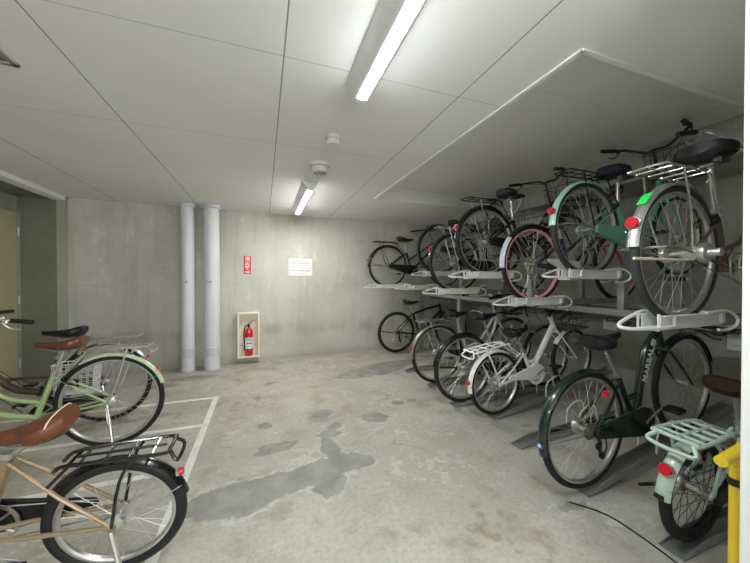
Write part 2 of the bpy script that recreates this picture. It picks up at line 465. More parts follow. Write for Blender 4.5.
def bike(label, loc, yaw=0, pitch=0, roll=0, group=None, **o):
    g = dict(r=.34, wb=1.08, style='city', paint='silver_paint', tyre='rubber', rim='alloy', spoke='spoke', fender='black_paint', fend_f=None,
             fa=(58, 183), saddle='saddle_black', sh=.80, sx=.20, carrier='black_paint', basket=None, bar='swept', barm='chrome', grip='black_plastic', bz=1.0,
             case='black_plastic', full_case=True, reflector=True, refl_a=158, derailleur=False, fork=None, stand='center', bell=True, light=True, stw=.205, tilt=0,
             cara=None, spring=True, lock=True, tw=.019, st=.58, tube=.016, cl=.36, steer=0, stitch=False, hubm='alloy', drum=True)
    g.update(o); G = g.get
    r, wb = G('r'), G('wb')
    root = thing('bicycle', label, 'bicycle', loc, (R(roll), R(-pitch), R(yaw)), group)
    Rh = Vector((0, 0, r)); BB = Vector((.43, 0, .275)); F = Vector((wb, 0, r))
    top = G('st'); STt = Vector((.43-.335*(top-.275), 0, top))
    sdir = (STt-BB).normalized()
    HB = Vector((wb-.20, 0, max(r+.30, .60))); HT = HB+Vector((-.05, 0, .15))
    tb = G('tube')
    fr = MB()
    fr.tube([BB, STt], tb, 10)
    fr.tube([HB, HT], tb*1.15, 10)
    for s in (-1, 1):
        fr.tube([(0, s*.058, r), (.30, s*.040, r+(.275-r)*.7), (BB.x, s*.02, .275)], .009, 7)
        fr.tube([(0, s*.058, r), (STt.x*.5, s*.046, r+(STt.z-.03-r)*.5), (STt.x-.01, s*.018, STt.z-.03)], .008, 7)
        fr.cyl((0, s*.058, r), (0, s*.064, r), .018)
    fr.cyl((BB.x, -.035, BB.z), (BB.x, .035, BB.z), .022, 14)
    st = G('style')
    mid = HB.lerp(HT, .75)
    if st == 'city':
        fr.tube([HB.lerp(HT, .25), (wb-.30, 0, .48), (.62, 0, .33), BB], tb, 10, sm=6)
        fr.tube([mid, (wb-.33, 0, .62), (.60, 0, .44), BB.lerp(STt, .32)], tb*.8, 8, sm=6)
    elif st == 'vee':
        fr.tube([HB.lerp(HT, .25), BB], tb*1.1, 10)
        fr.tube([mid, BB.lerp(STt, .55)], tb*.9, 8)
    elif st == 'cross':
        fr.tube([HB.lerp(HT, .2), BB], tb*1.2, 10)
        fr.tube([mid, (.62, 0, STt.z+.06), STt-sdir*.03], tb, 10, sm=5)
    elif st == 'mini':
        fr.tube([HB.lerp(HT, .4), BB], tb*1.45, 10)
        fr.tube([BB.lerp(HB, .28), BB.lerp(STt, .45)], tb*.9, 8)
    elif st == 'bow':
        fr.tube([mid, (.64, 0, .68), (.545, 0, .50), (.49, 0, .36), BB+Vector((.02, 0, .0))], tb*1.5, 12, sm=6)
        fr.tube([(.52, 0, .41), BB.lerp(STt, .42)], tb*.9, 8)
    elif st == 'ushape':
        fr.tube([mid, (wb-.30, 0, .55), (.62, 0, .36), BB+Vector((.02, 0, .03))], tb*1.35, 12, sm=6)
        fr.tube([(wb-.42, 0, .43), BB.lerp(STt, .5)], tb*.7, 8)
    fr.build('frame', G('paint'), root)
    # seat post + saddle
    sz = G('sh'); clamp = STt+sdir*((sz-.045-STt.z)/sdir.z)+Vector((G('sdx', 0), 0, 0))
    MB().cyl(STt-sdir*.02, clamp, .012, 10).cyl(STt-sdir*.012, STt+sdir*.012, tb*1.25, 10).build('seat_post', 'alloy', root)
    saddle(root, (clamp.x+.01, 0, sz), G('saddle'), G('sl', .285), G('stw'), G('tilt'), G('spring'), stitch=G('stitch'))
    # wheels
    wheel(root, Rh, r, G('tyre'), G('rim'), G('tw'), G('spoke'), hubm=G('hubm'), drum=G('drum'))
    wheel(root, F, r, G('tyre'), G('rim'), G('tw'), G('spoke'), drum=False)
    # fork
    fk = MB()
    for s in (-1, 1): fk.tube([HB+Vector((.0, s*.02, .0)), HB+Vector((.025, s*.048, -.06)), F+Vector((-.06, s*.05, .09)), F+Vector((0, s*.05, 0))], .010, 8, sm=5, r2=.007)
    fk.cyl(HB+Vector((0, -.03, -.005)), HB+Vector((0, .03, -.005)), .016)
    fk.build('fork', G('fork') or G('paint'), root)
    # fenders
    if G('fender'):
        f = fender(root, Rh, r, G('fa')[0], G('fa')[1], G('fender'), w=G('tw')+.008)
        stay = MB()
        a = R(G('fa')[1]-12)
        for s in (-1, 1): stay.tube([(0, s*.06, r), ((r+.012)*math.cos(a), s*(G('tw')+.008), r+(r+.012)*math.sin(a))], .002, 5)
        stay.build('fender_stay', 'chrome', f)
        if G('reflector'):
            a = R(G('refl_a')); rr = r+.016
            p = Vector((rr*math.cos(a), 0, r+rr*math.sin(a)))
            d = Vector((math.cos(a), 0, math.sin(a)*.3)).normalized()
            rs = G('rs', .024); rb = MB().tube([p, p+d*.014, p+d*.020], rs, 16, r2=rs*.92).build('reflector', 'reflector_red', f)
            MB().tube([p-d*.004, p+d*.006], rs*1.12, 16).build('reflector_rim', 'chrome', rb)
        f2 = fender(root, F, r, 10, 128 if r > .3 else 140, G('fend_f') or G('fender'), w=G('tw')+.008)
    elif G('reflector'):
        MB().tube([(STt.x-.06, 0, STt.z+.02), (STt.x-.085, 0, STt.z+.02)], .022, 14).build('reflector', 'reflector_red', root)
    # carrier
    if G('carrier'):
        cz = 2*r+G('cup', .055); cl = G('cl'); cw = G('cw', .065); x1 = .12; x0 = x1-cl; cr = G('crad', .0055)
        cb = MB()
        cb.tube([(x1+.06, -.03, cz-.03), (x1, -cw*.8, cz), (x0+.03, -cw, cz), (x0, -cw+.025, cz+.004), (x0, cw-.025, cz+.004), (x0+.03, cw, cz), (x1, cw*.8, cz), (x1+.06, .03, cz-.03)], cr, 8, sm=4)
        for k in range(4):
            x = x0+.06+k*(cl-.09)/3; cb.cyl((x, -cw, cz), (x, cw, cz), cr*.75, 6)
        cb.cyl((x0+.02, 0, cz+.002), (x1, 0, cz+.002), cr*.75, 6)
        for s in (-1, 1):
            cb.tube([(0, s*.062, r), (x0+.17, s*(cw+.004), r+.2), (x0+.12, s*cw, cz)], cr*.9, 6, sm=3)
            cb.tube([(x1, s*cw*.8, cz), G('cfront') and (G('cfront')[0], s*.05, G('cfront')[1]) or (STt.x-.03, s*.03, STt.z-.05)], cr*.9, 6)
        if G('hoop'):
            cb.tube([(x0, -cw+.02, cz), (x0-.03, -cw+.005, cz-.04), (x0-.03, cw-.005, cz-.04), (x0, cw-.02, cz)], cr, 6, sm=4)
        cb.build('carrier', G('carrier'), root)
    # drivetrain: cranks on the right side (-Y)
    cr = MB(); ang = G('crank', 20)
    cr.cyl((BB.x, -.085, BB.z), (BB.x, .085, BB.z), .010)
    cr.lathe([(.085, -.048), (.085, -.052), (.07, -.052), (.07, -.048)], c=(BB.x, 0, BB.z), axis='y', seg=28, closed=True)
    for k in range(5):
        a = 2*PI*k/5; cr.tube([(BB.x, -.05, BB.z), (BB.x+.075*math.cos(a), -.05, BB.z+.075*math.sin(a))], .005, 6)
    ends = []
    for s in (-1, 1):
        a = R(ang)+(PI if s > 0 else 0)
        e = Vector((BB.x+.165*math.cos(a), s*.09, BB.z+.165*math.sin(a))); ends.append((s, e))
        cr.tube([(BB.x, s*.075, BB.z), e], .009, 8, sq=.6)
    c_o = cr.build('crank', 'alloy', root)
    if G('guard'): MB().lathe([(.068, -.056), (.068, -.072), (.098, -.072), (.098, -.056)], c=(BB.x, 0, BB.z), axis='y', seg=32, closed=True).build('chain_guard', G('guard'), root)
    for s, e in ends:
        MB().box(e+Vector((0, s*.055, 0)), (.07, .085, .022)).build('pedal', 'black_plastic', c_o, bevel=.004)
    if G('case'):
        if G('full_case'):
            out = stadium((.03, r), .034, (BB.x, BB.z), .088)
            MB().prism(out, -.080, -.058).build('chain_case', G('case'), root, bevel=.006)
        else:
            out = stadium((.11, r+.03), .016, (BB.x-.01, BB.z+.02), .072)
            MB().prism(out, -.074, -.060).build('chain_case', G('case'), root, bevel=.004)
    ch = MB()
    for s in (-1, 1): ch.tube([(0, -.052, r+s*.035), (BB.x, -.052, BB.z+s*.075)], .003, 5)
    ch.build('chain', 'dull_steel', root)
    if G('derailleur'):
        cs = MB()
        for k in range(6): cs.lathe([(.024+.005*k, -.030-.004*(5-k)), (.024+.005*k, -.032-.004*(5-k)), (.012, -.032-.004*(5-k)), (.012, -.030-.004*(5-k))], c=(0, 0, r), axis='y', seg=22, closed=True)
        cs.build('sprocket', 'dull_steel', root)
        dr = MB().tube([(0, -.062, r), (.02, -.07, r-.05), (.015, -.065, r-.08), (.035, -.062, r-.14)], .010, 8, sm=4)
        for z, x in ((-.08, .018), (-.14, .036)): dr.cyl((x, -.055, r+z), (x, -.067, r+z), .02, 14)
        dr.tube([(-.02, -.075, r+.03), (.05, -.078, r-.02), (.055, -.078, r-.10), (.02, -.075, r-.11), (-.0, -.075, r-.06)], .004, 6, sm=4)
        dr.build('derailleur', 'black_plastic', root)
    # stand
    if G('stand') == 'center':
        sb = MB()
        for s in (-1, 1): sb.tube([(0, s*.066, r), (-.10, s*.085, r+.01), (-.27, s*.09, r+.02)], .006, 6, sm=3)
        sb.tube([(-.27, -.09, r+.02), (-.285, -.05, r+.02), (-.285, .05, r+.02), (-.27, .09, r+.02)], .006, 6, sm=3)
        sb.build('kickstand', G('standm', 'dull_steel'), root)
    elif G('stand') == 'side_up':
        MB().tube([(.02, .07, r-.02), (-.1, .085, r-.01), (-.24, .09, r+.015)], .008, 8, sm=3).build('kickstand', G('standm', 'black_plastic'), root)
    elif G('stand') == 'down':
        MB().tube([(.0, .07, r-.01), (-.03, .10, r*.5), (-.06, .14, .012)], .010, 8).build('kickstand', 'chrome', root)
    # handlebar
    bz = G('bz'); hd = (HT-HB).normalized(); s0 = HT+hd*(bz-.04-HT.z)
    hb = MB().cyl(HT-hd*.02, s0, .011, 10)
    grips = []
    if G('bar') == 'swept':
        hb.cyl(s0, s0+Vector((.05, 0, .02)), .012, 10)
        c0 = s0+Vector((.05, 0, .02))
        for s in (-1, 1):
            pts = [c0, c0+Vector((.015, s*.06, .0)), c0+Vector((.0, s*.14, .035)), c0+Vector((-.06, s*.235, .04)), c0+Vector((-.13, s*.265, .03)), c0+Vector((-.25, s*.285, .01))]
            hb.tube(pts, .011, 8, sm=5); grips.append((s, pts[-2], pts[-1]))
    elif G('bar') == 'high':
        c0 = s0+Vector((.04, 0, .0))
        for s in (-1, 1):
            pts = [c0, c0+Vector((.01, s*.07, .0)), c0+Vector((-.01, s*.15, .07*G('rise', 1))), c0+Vector((-.03, s*.21, .13*G('rise', 1))), c0+Vector((-.08, s*.25, .14*G('rise', 1))), c0+Vector((-.21, s*.28, .12*G('rise', 1)))]
            hb.tube(pts, .011, 8, sm=5); grips.append((s, pts[-2], pts[-1]))
    else:
        hb.cyl(s0, s0+Vector((.07, 0, .01)), .014, 10); c0 = s0+Vector((.07, 0, .01))
        for s in (-1, 1):
            pts = [c0, c0+Vector((-.005, s*.12, .015)), c0+Vector((-.03, s*.20, .018)), c0+Vector((-.055, s*.31, .018))]
            hb.tube(pts, .011, 8, sm=4); grips.append((s, pts[-2], pts[-1]))
    H = hb.build('handlebar', G('barm'), root)
    for s, a, b_ in grips:
        a, b_ = Vector(a), Vector(b_)
        MB().tube([a.lerp(b_, .05), b_+(b_-a)*.06], .0165, 10).build('grip', G('grip'), H)
        d = (b_-a)
        p = a-d*.12
        MB().tube([p, p+Vector((.02, 0, -.02)), a+d*.35+Vector((.035, -s*.0, -.055)), a+d*.75+Vector((.03, 0, -.055))], .0055, 7, sm=4).cyl(p+Vector((0, 0, .0)), p+Vector((0, 0, -.02)), .014, 8).build('brake_lever', 'alloy' if G('barm') == 'chrome' else 'black_plastic', H)
    if G('bell'):
        s, a, b_ = grips[1 if G('bell') == 'left' else 0]; p = Vector(a)+Vector((.03, -s*.03, .02))
        MB().lathe([(0, .026), (.013, .024), (.023, .014), (.026, 0), (.0, 0)], c=p, axis='z', seg=16).build('bell', G('bellm', 'chrome'), H)
    cb = MB()
    cb.tube([grips[0][1]+Vector((.03, .02, 0)), c0+Vector((.10, -.10, .02)), c0+Vector((.08, -.02, -.10)), F+Vector((-.05, -.04, .32 if r > .3 else .22))], .0028, 5, sm=6)
    cb.tube([grips[1][1]+Vector((.03, -.02, 0)), c0+Vector((.11, .10, .0)), c0+Vector((.05, .03, -.12)), HB+Vector((-.03, .02, .04)), BB+Vector((.06, .02, .05))], .0028, 5, sm=6)
    cb.build('brake_cable', 'black_plastic', root)
    if G('basket'):
        bz0 = max(2*r+.06, .66)+G('bdz', 0)
        B = basket(root, (wb-.02, 0, bz0), .26, .34, .23, G('basket'))
        MB().tube([F+Vector((0, .055, 0)), F+Vector((0, .07, .2)), (wb-.04, .07, bz0)], .004, 6).tube([F+Vector((0, -.055, 0)), F+Vector((0, -.07, .2)), (wb-.04, -.07, bz0)], .004, 6).tube([HT, (wb-.14, 0, bz0+.1)], .007, 6).build('basket_stay', 'dull_steel', B)
    if G('light'):
        p = F+Vector((-.03, -.085, r*.72)); L_ = MB().tube([p+Vector((-.03, 0, 0)), p+Vector((.03, 0, .0)), p+Vector((.05, 0, 0))], .024, 14, r2=.032).cyl(p+Vector((-.02, 0, 0)), p+Vector((-.02, .04, -.02)), .006)
        l = L_.build('headlight', G('lightm', 'alloy'), root)
        MB().tube([p+Vector((.049, 0, 0)), p+Vector((.056, 0, 0))], .029, 14).build('lens', 'lamp_glass', l)
    if G('lock'):
        a = R(35); q = Vector(((r-.04)*math.cos(a)+.0, 0, r+(r-.04)*math.sin(a)))
        MB().tube([q+Vector((0, .045*math.cos(t), .0))+Vector((math.cos(a), 0, math.sin(a)))*(.055*math.sin(t)) for t in [R(-50+k*28) for k in range(11)]], .008, 8).build('ring_lock', 'black_plastic', root)
    root['_hub'] = 0; del root['_hub']
    return root

# ------------------------------------------------------------ room shell
CZ, RZ = 2.25, 2.41
XL, XR = -2.30, 3.85
def back_y(x): return 5.03+.06*x
def struct(o): o['kind'] = 'structure'; return o
fl = MB(); fl.box((.3, .8, -.05), (7.4, 9.4, .1)); struct(fl.build('floor', 'floor'))
c = MB()
x0, x1, y0, y1 = -3.3, 3.95, -3.6, 5.5
rx, ry0, ry1 = 1.31, .973, 3.68
c.box(((x0+rx)/2, (y0+y1)/2, CZ+.09), (rx-x0, y1-y0, .18))
c.box(((rx+x1)/2, (y0+ry0)/2, CZ+.09), (x1-rx, ry0-y0, .18))
c.box(((rx+x1)/2, (ry1+y1)/2, CZ+.09), (x1-rx, y1-ry1, .18))
struct(c.build('ceiling', 'ceiling_board'))
c = MB().box(((rx+x1)/2, (ry0+ry1)/2, RZ+.06), (x1-rx+.1, ry1-ry0+.1, .12)); struct(c.build('ceiling', 'recess_board'))
t = MB()
t.box((rx+.003, (ry0+ry1)/2, CZ+.002), (.022, ry1-ry0, .022)); t.box(((rx+x1)/2, ry0+.003, CZ+.002), (x1-rx, .022, .022)); t.box(((rx+x1)/2, ry1-.003, CZ+.002), (x1-rx, .022, .022))
struct(t.build('trim_1', 'lip_white'))
def wall_poly(name, pts, m, th, nrm):
    """vertical wall from a to b, thickness to the outside"""
    (ax, ay), (bx, by) = pts; b = MB(); n = Vector((nrm[0], nrm[1], 0))*th
    o = []
    for z in (-.05, 2.6):
        o += [(ax, ay, z), (bx, by, z), (bx+n.x, by+n.y, z), (ax+n.x, ay+n.y, z)]
    b.v = [Vector(p) for p in o]; b.f = [(0, 1, 2, 3), (4, 5, 6, 7), (0, 1, 5, 4), (1, 2, 6, 5), (2, 3, 7, 6), (3, 0, 4, 7)]
    return struct(b.build(name, m))
wall_poly('wall_back', ((-3.3, back_y(-3.3)), (4.0, back_y(4.0))), 'wall_concrete', .2, (0, 1))
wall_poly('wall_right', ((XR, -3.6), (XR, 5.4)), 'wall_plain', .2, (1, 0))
wall_poly('wall_front', ((1.3, -3.6), (4., -3.6)), 'wall_plain', .2, (0, -1)); wall_poly('wall_front', ((-3.3, -3.6), (-.7, -3.6)), 'wall_plain', .2, (0, -1))  # unseen gap between the two pieces, added to let fill daylight in
# beam along the right wall under the recess
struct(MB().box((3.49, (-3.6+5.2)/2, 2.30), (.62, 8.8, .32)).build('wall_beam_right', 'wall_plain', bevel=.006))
# left side: pier in the corner, alcove with a door, lintel beam
yb = back_y(-2.35)
struct(MB().box((-2.315, yb+.0, 1.1), (.09, .07, 2.3)).build('wall_pier_left', 'wall_pier'))
struct(MB().box((-2.60, yb-.005, 1.1), (.48, .05, 2.3)).build('wall_alcove_end', 'wall_shaded'))
struct(MB().box((-2.33, .7, 2.226), (.12, 8.44, .05)).build('trim_2', 'ceiling_board'))
struct(MB().box((-2.60, .7, 2.235), (.4, 8.5, .035)).build('wall_soffit_left', 'wall_shaded'))
XD = -2.72
dy1, dy0 = 4.84, 3.98
wl = MB()
wl.box((XD-.07, (dy1+.04+5.1)/2, 1.1), (.14, 5.1-dy1-.04, 2.3)); wl.box((XD-.07, (dy0-.04-3.6)/2, 1.1), (.14, dy0-.04+3.6, 2.3)); wl.box((XD-.07, (dy0+dy1)/2, 2.2), (.14, dy1-dy0+.08, .25))
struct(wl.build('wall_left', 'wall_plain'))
df = MB(); df.box((XD, dy1+.02, 1.0), (.06, .04, 2.07)); df.box((XD, dy0-.02, 1.0), (.06, .04, 2.07)); df.box((XD, (dy0+dy1)/2, 2.055), (.06, dy1-dy0+.08, .05))
struct(df.build('trim_3', 'door_frame', bevel=.004))
dr = struct(MB().box((XD-.015, (dy0+dy1)/2, 1.015), (.04, dy1-dy0, 2.02)).build('door_1', 'door_olive', bevel=.003))
for z in (.25, 1.0, 1.80): MB().cyl((XD+.02, dy1+.002, z-.05), (XD+.02, dy1+.002, z+.05), .011).build('hinge', 'alloy', dr)
MB().tube([(XD+.005, dy0+.08, 1.0), (XD+.06, dy0+.08, 1.0), (XD+.06, dy0+.18, 1.0)], .010, 8).build('door_handle', 'alloy', dr)
# near pillar at the right edge of the view
struct(MB().box((1.235+.3, .46-1.2, 1.125), (.6, 2.4, 2.25)).build('wall_pillar_right', 'white_wall', bevel=.004))

# painted bay lines on the floor
ln = MB(); lw = .05
ln.box((-.47, 2.02, .0008), (lw, 3.25, .0016))
for y in (3.62, 2.97, 2.32, 1.67, 1.02, .42): ln.box((-1.40, y, .0009), (1.82, lw, .0018))
tag(ln.build('floor_marking', 'line_paint'), 'white painted bicycle bay lines on the concrete floor at left', 'floor marking')

# ------------------------------------------------------------ ceiling things
def light(label, x, y0, y1, glow):
    o = thing('ceiling_light', label, 'light', (x, (y0+y1)/2, CZ), (0, 0, 0), None); L = y1-y0
    MB().prism([(-.08, 0), (.08, 0), (.075, -.012), (.026, -.078), (-.026, -.078), (-.075, -.012)], -L/2, L/2).build('housing', 'fixture_white', o, bevel=.002)
    pts = [(-.026, -.076)]+[(.026*math.cos(a), -.078-.009*math.sin(a)) for a in [PI-k*PI/10 for k in range(11)]]+[(.026, -.076)]
    MB().prism(pts, -L/2+.03, L/2-.03).build('tube_cover', glow, o)
    for s in (-1, 1): MB().prism([(p[0]*1.08, p[1]*1.02) for p in pts], s*(L/2-.03), s*(L/2-.005)).build('end_cap', 'fixture_white', o)
light('long white fluorescent batten on the ceiling nearest the viewer, lit', .477, .28, 1.55, 'tube_glow')
light('lit white fluorescent batten on the ceiling close to the back wall', .46, 3.25, 4.55, 'tube_glow_warm')
light('added fill light, an unseen white batten on the ceiling behind the viewer', .46, -2.6, -1.35, 'tube_glow')  # added out of view to fill the near part of the room
light('added fill light, an unseen white batten on the ceiling behind the viewer, the left one', -1.5, -2.6, -1.35, 'tube_glow')  # also added out of view, lifts the overall fill
def detector(label, x, y, r, h, ribs):
    o = thing('smoke_detector', label, 'smoke detector', (x, y, CZ))
    MB().lathe([(0, 0), (r, 0), (r, -h*.75), (r*.88, -h), (0, -h)], axis='z', seg=32).build('body', 'detector_white', o)
    MB().lathe([(r*1.0, -h*.35), (r*1.03, -h*.38), (r*1.03, -h*.42), (r, -h*.45)], axis='z', seg=32).build('seam', 'rack_grey', o)
    if ribs:
        b = MB()
        for k in range(10):
            a = 2*PI*k/10; b.box((r*.5*math.cos(a), r*.5*math.sin(a), -h-.002), (r*.35, .008, .006), (0, 0, a))
        b.lathe([(0, -h-.006), (r*.18, -h-.006), (r*.18, -h)], axis='z', seg=16)
        b.build('vents', 'rack_grey', o)
detector('small plain round white detector on ceiling, just beyond the near light', .467, 2.17, .052, .058, False)
detector('larger round white smoke detector on ceiling with dark vents in its face', .468, 2.72, .082, .08, True)
h = thing('access_hatch', 'square metal-rimmed access hatch in ceiling at far left edge', 'ceiling hatch', (-1.30, 1.72, CZ))
f = MB()
for s in (-1, 1): f.box((s*.215, 0, -.004), (.025, .455, .012)); f.box((0, s*.215, -.004), (.455, .025, .012))
f.build('rim', 'alloy', h, bevel=.002)
MB().box((0, 0, .0), (.40, .40, .008)).build('panel', 'dull_steel', h)

# ------------------------------------------------------------ back wall things
def pipe(label, x, y, r):
    o = thing('drain_pipe', label, 'pipe', (x, y, 0))
    MB().lathe([(r, 0), (r, CZ)], axis='z', seg=32).build('pipe', 'pvc', o)
    def ring(z0, z1, rr, nm, m='pvc_joint'): MB().lathe([(r-.004, z0), (rr-.004, z0), (rr, z0+.004), (rr, z1-.004), (rr-.004, z1), (r-.004, z1)], axis='z', seg=32).build(nm, m, o)
    ring(.20, .32, r+.008, 'collar'); ring(.0, .03, r+.006, 'collar'); ring(CZ-.05, CZ-.002, r+.022, 'flange')
    ring(1.195, 1.215, r+.005, 'strap', 'pvc')
    MB().box((-.0, -r-.008, 1.205), (.025, .02, .025)).build('bolt', 'dull_steel', o)
pipe('slimmer grey plastic drain pipe against the back wall, left of the other', -.955, 4.77, .080)
pipe('thicker grey plastic drain pipe against the back wall, next to the slimmer one', -.665, 4.76, .098)
AW = math.atan(.06)
# fire extinguisher cabinet (open box)
cx = -.215; cy = back_y(cx)
cab = thing('extinguisher_cabinet', 'cream open box on the back wall holding the fire extinguisher', 'cabinet', (cx, cy-.003, .09), (0, 0, AW))
W, Hh, D = .30, .66, .14
b = MB(); tt = .024
b.box((-W/2+tt/2, -D/2, Hh/2), (tt, D, Hh)); b.box((W/2-tt/2, -D/2, Hh/2), (tt, D, Hh)); b.box((0, -D/2, tt/2), (W-2*tt, D, tt)); b.box((0, -D/2, Hh-tt/2), (W-2*tt, D, tt)); b.box((0, -.008, Hh/2), (W-2*tt, .012, Hh-2*tt))
b.build('shell', 'cabinet_cream', cab, bevel=.003)
for x in (-.10, .10):
    for z in (.17, .5): MB().cyl((x, -.014, z), (x, -.022, z), .008).build('screw', 'dull_steel', cab)
ex = thing('fire_extinguisher', 'red fire extinguisher with black hose inside the cream wall box', 'fire extinguisher', (cx+.01, cy-.085, .114), (0, 0, .2))
r_ = .056
MB().lathe([(0, 0), (r_*.9, 0), (r_, .008), (r_, .33), (r_*.93, .365), (r_*.6, .395), (.017, .405), (.017, .42), (0, .42)], axis='z', seg=28).build('cylinder', 'ext_red', ex)
MB().lathe([(r_+.0006, .11), (r_+.0012, .11), (r_+.0012, .27), (r_+.0006, .27)], axis='z', seg=28, closed=True, a0=R(-170), a1=R(-10)).build('label_sheet', 'paper', ex)
lb = MB()
for z, dz in ((.245, .010), (.225, .010), (.175, .022), (.14, .008)): lb.lathe([(r_+.0013, z), (r_+.0018, z), (r_+.0018, z+dz), (r_+.0013, z+dz)], axis='z', seg=14, closed=True, a0=R(-130), a1=R(-50))
lb.build('label_print', 'label_green', ex)
MB().cyl((0, 0, .41), (0, 0, .46), .016).build('valve', 'black_plastic', ex)
MB().tube([(0, 0, .46), (.03, 0, .475), (.085, 0, .47)], .006, 6, sm=3).tube([(-.01, 0, .462), (.03, 0, .50), (.075, 0, .53)], .006, 6, sm=3).build('lever', 'dull_steel', ex)
MB().tube([(-.01, 0, .45), (-.05, -.01, .43), (-.07, -.015, .33), (-.062, -.01, .2), (-.06, -.01, .13)], .009, 8, sm=5).tube([(-.06, -.01, .16), (-.06, -.01, .09)], .012, 8).build('hose', 'rubber', ex)
# red sign + white notice
cx = -.225; cy = back_y(cx)
sg = thing('fire_sign', 'small upright red sign with white characters above the extinguisher', 'sign', (cx, cy-.001, 1.455), (0, 0, AW))
MB().box((0, -.004, .0), (.10, .006, .27)).build('plate', 'sign_red', sg, bevel=.002)
for k, chx in enumerate('消火器'):
    text_part('lettering', chx, 'sticker_white', sg, .070, (0, -.0075, .085-.068*k), (PI/2, 0, 0))
MB().box((0, -.0076, -.105), (.07, .001, .010)).box((0, -.0076, -.12), (.07, .001, .006)).build('small_print', 'sticker_white', sg)
cx = .56; cy = back_y(cx)
nt_ = thing('wall_notice', 'white rectangular notice sheet taped to the middle of the back wall', 'notice', (cx, cy-.001, 1.43), (0, 0, AW))
MB().box((0, -.002, 0), (.37, .003, .27)).build('sheet', 'paper', nt_)
b = MB()
for z, x0_, x1_, hh in ((.09, -.17, .10, .012), (.062, -.17, .13, .016), (-.02, -.16, .17, .008), (-.055, -.15, .16, .020), (-.10, -.1, .1, .006)):
    x = x0_
    while x < x1_:
        w = random.uniform(.012, .03); b.box((x+w/2, -.0042, z), (w, .0012, hh)); x += w+.008
b.build('print', 'paper_ink', nt_)
# slot cards on the right wall
for k, (y, zz, lab) in enumerate(((1.44, .73, 'white card on the right wall, nearest the pillar, with a small printed mark'), (2.50, .75, 'white card on the dark right wall above the white small-wheeled bicycle'), (4.75, 1.02, 'white card on the right wall at the far end of the rack'))):
    o = thing('wall_card', lab, 'notice', (XR-.001, y, zz))
    MB().box((-.002, 0, 0), (.003, .15, .21)).build('sheet', 'paper', o)
    MB().box((-.0042, .03, .04), (.001, .05, .04)).build('print', 'paper_ink', o); MB().box((-.0042, 0, -.06), (.001, .09, .008)).build('small_print', 'paper_ink', o)

# ------------------------------------------------------------ bicycle rack
rk = thing('rack_frame', 'grey steel two-tier bicycle rack frame along the right wall', 'bicycle rack', (2.9, 2.6, 0))
for (x, y) in ((-.28, 1.10), (.45, 1.10), (-.28, -2.05), (.45, -2.05), (.45, 2.2), (-.28, 2.25)):
    MB().box((x, y, .49), (.09, .06, .98)).build('post', 'rack_grey', rk, bevel=.004)
    MB().box((x, y, .006), (.16, .14, .012)).build('base_plate', 'rack_grey', rk, bevel=.002)
MB().box((-.28, .1, .985), (.09, 4.6, .05)).build('rail', 'rack_grey', rk, bevel=.004)
MB().box((.0, .1, .945), (.05, 4.6, .11)).build('beam', 'rack_dark', rk, bevel=.004)
MB().box((.45, .1, .98), (.09, 4.6, .06)).build('rail', 'rack_grey', rk, bevel=.004)

def upper_tray(x, y, z, label, tip=-.43, loop=.30, end=None):
    o = thing('upper_tray', label, 'rack tray', (x, y, z), (0, 0, 0), None)
    end = end or (3.45-x)
    b = MB(); w = .038; h0, h1 = -.012, .045
    b.box(((-.22+loop)/2, 0, h0-.004), (loop+.22, 2*w+.008, .008))
    for s in (-1, 1): b.box(((-.20+loop)/2, s*w, (h0+h1)/2), (loop+.20, .006, h1-h0)); b.box(((-.20+loop)/2, s*(w+.008), h1), (loop+.2, .022, .005))
    b.build('sleeve', 'rack_white', o, bevel=.002)
    b = MB(); b.box(((loop+end)/2, 0, -.022), (end-loop, 2*w-.006, .006))
    for s in (-1, 1): b.box(((loop+end)/2, s*(w-.006), .0), (end-loop, .005, .045))
    b.build('channel', 'rack_grey', o)
    MB().tube([(-.13, w+.012, .060), (-.20, w+.012, .056), (tip+.07, .03, .018), (tip+.02, .008, .004), (tip+.02, -.012, -.002), (tip+.07, -.035, -.006), (-.20, -w-.014, -.008), (-.145, -w-.014, -.002), (-.125, -w-.014, .0), (-.115, -w-.012, .045)], .0078, 8, sm=6).build('pull_handle', 'rack_white', o)
    MB().tube([(-.22, -w-.004, .055), (-.22, -w-.004, -.02), (-.22, w+.004, -.02), (-.22, w+.004, .055)], .0065, 6).build('wheel_bracket', 'rack_white', o)
    for s_ in (-1, 1):
        yy = s_*(w+.015)
        MB().tube([(loop-.17, yy, .046), (loop-.06, yy, .055), (loop+.02, yy*1.15, .050), (loop+.075, yy*1.3, .015), (loop+.065, yy*1.25, -.025), (loop+.0, yy, -.045), (loop-.06, yy, -.040)], .0075, 8, sm=5).build('side_loop', 'rack_white', o)
    MB().box((loop-.01, 0, .02), (.03, 2*w+.03, .055)).build('end_stop', 'rack_white', o, bevel=.003)
    # brackets down to the rack rails
    zt = z-.025
    for px in (2.62, 3.35):
        b = MB(); hgt = zt-1.01
        if hgt > .004: b.box((px-x, 0, -.025-hgt/2), (.05, .05, hgt))
        else: b.box((px-x, 0, -.03), (.05, .05, .01))
        b.build('support', 'rack_grey', o, bevel=.002)
    return o
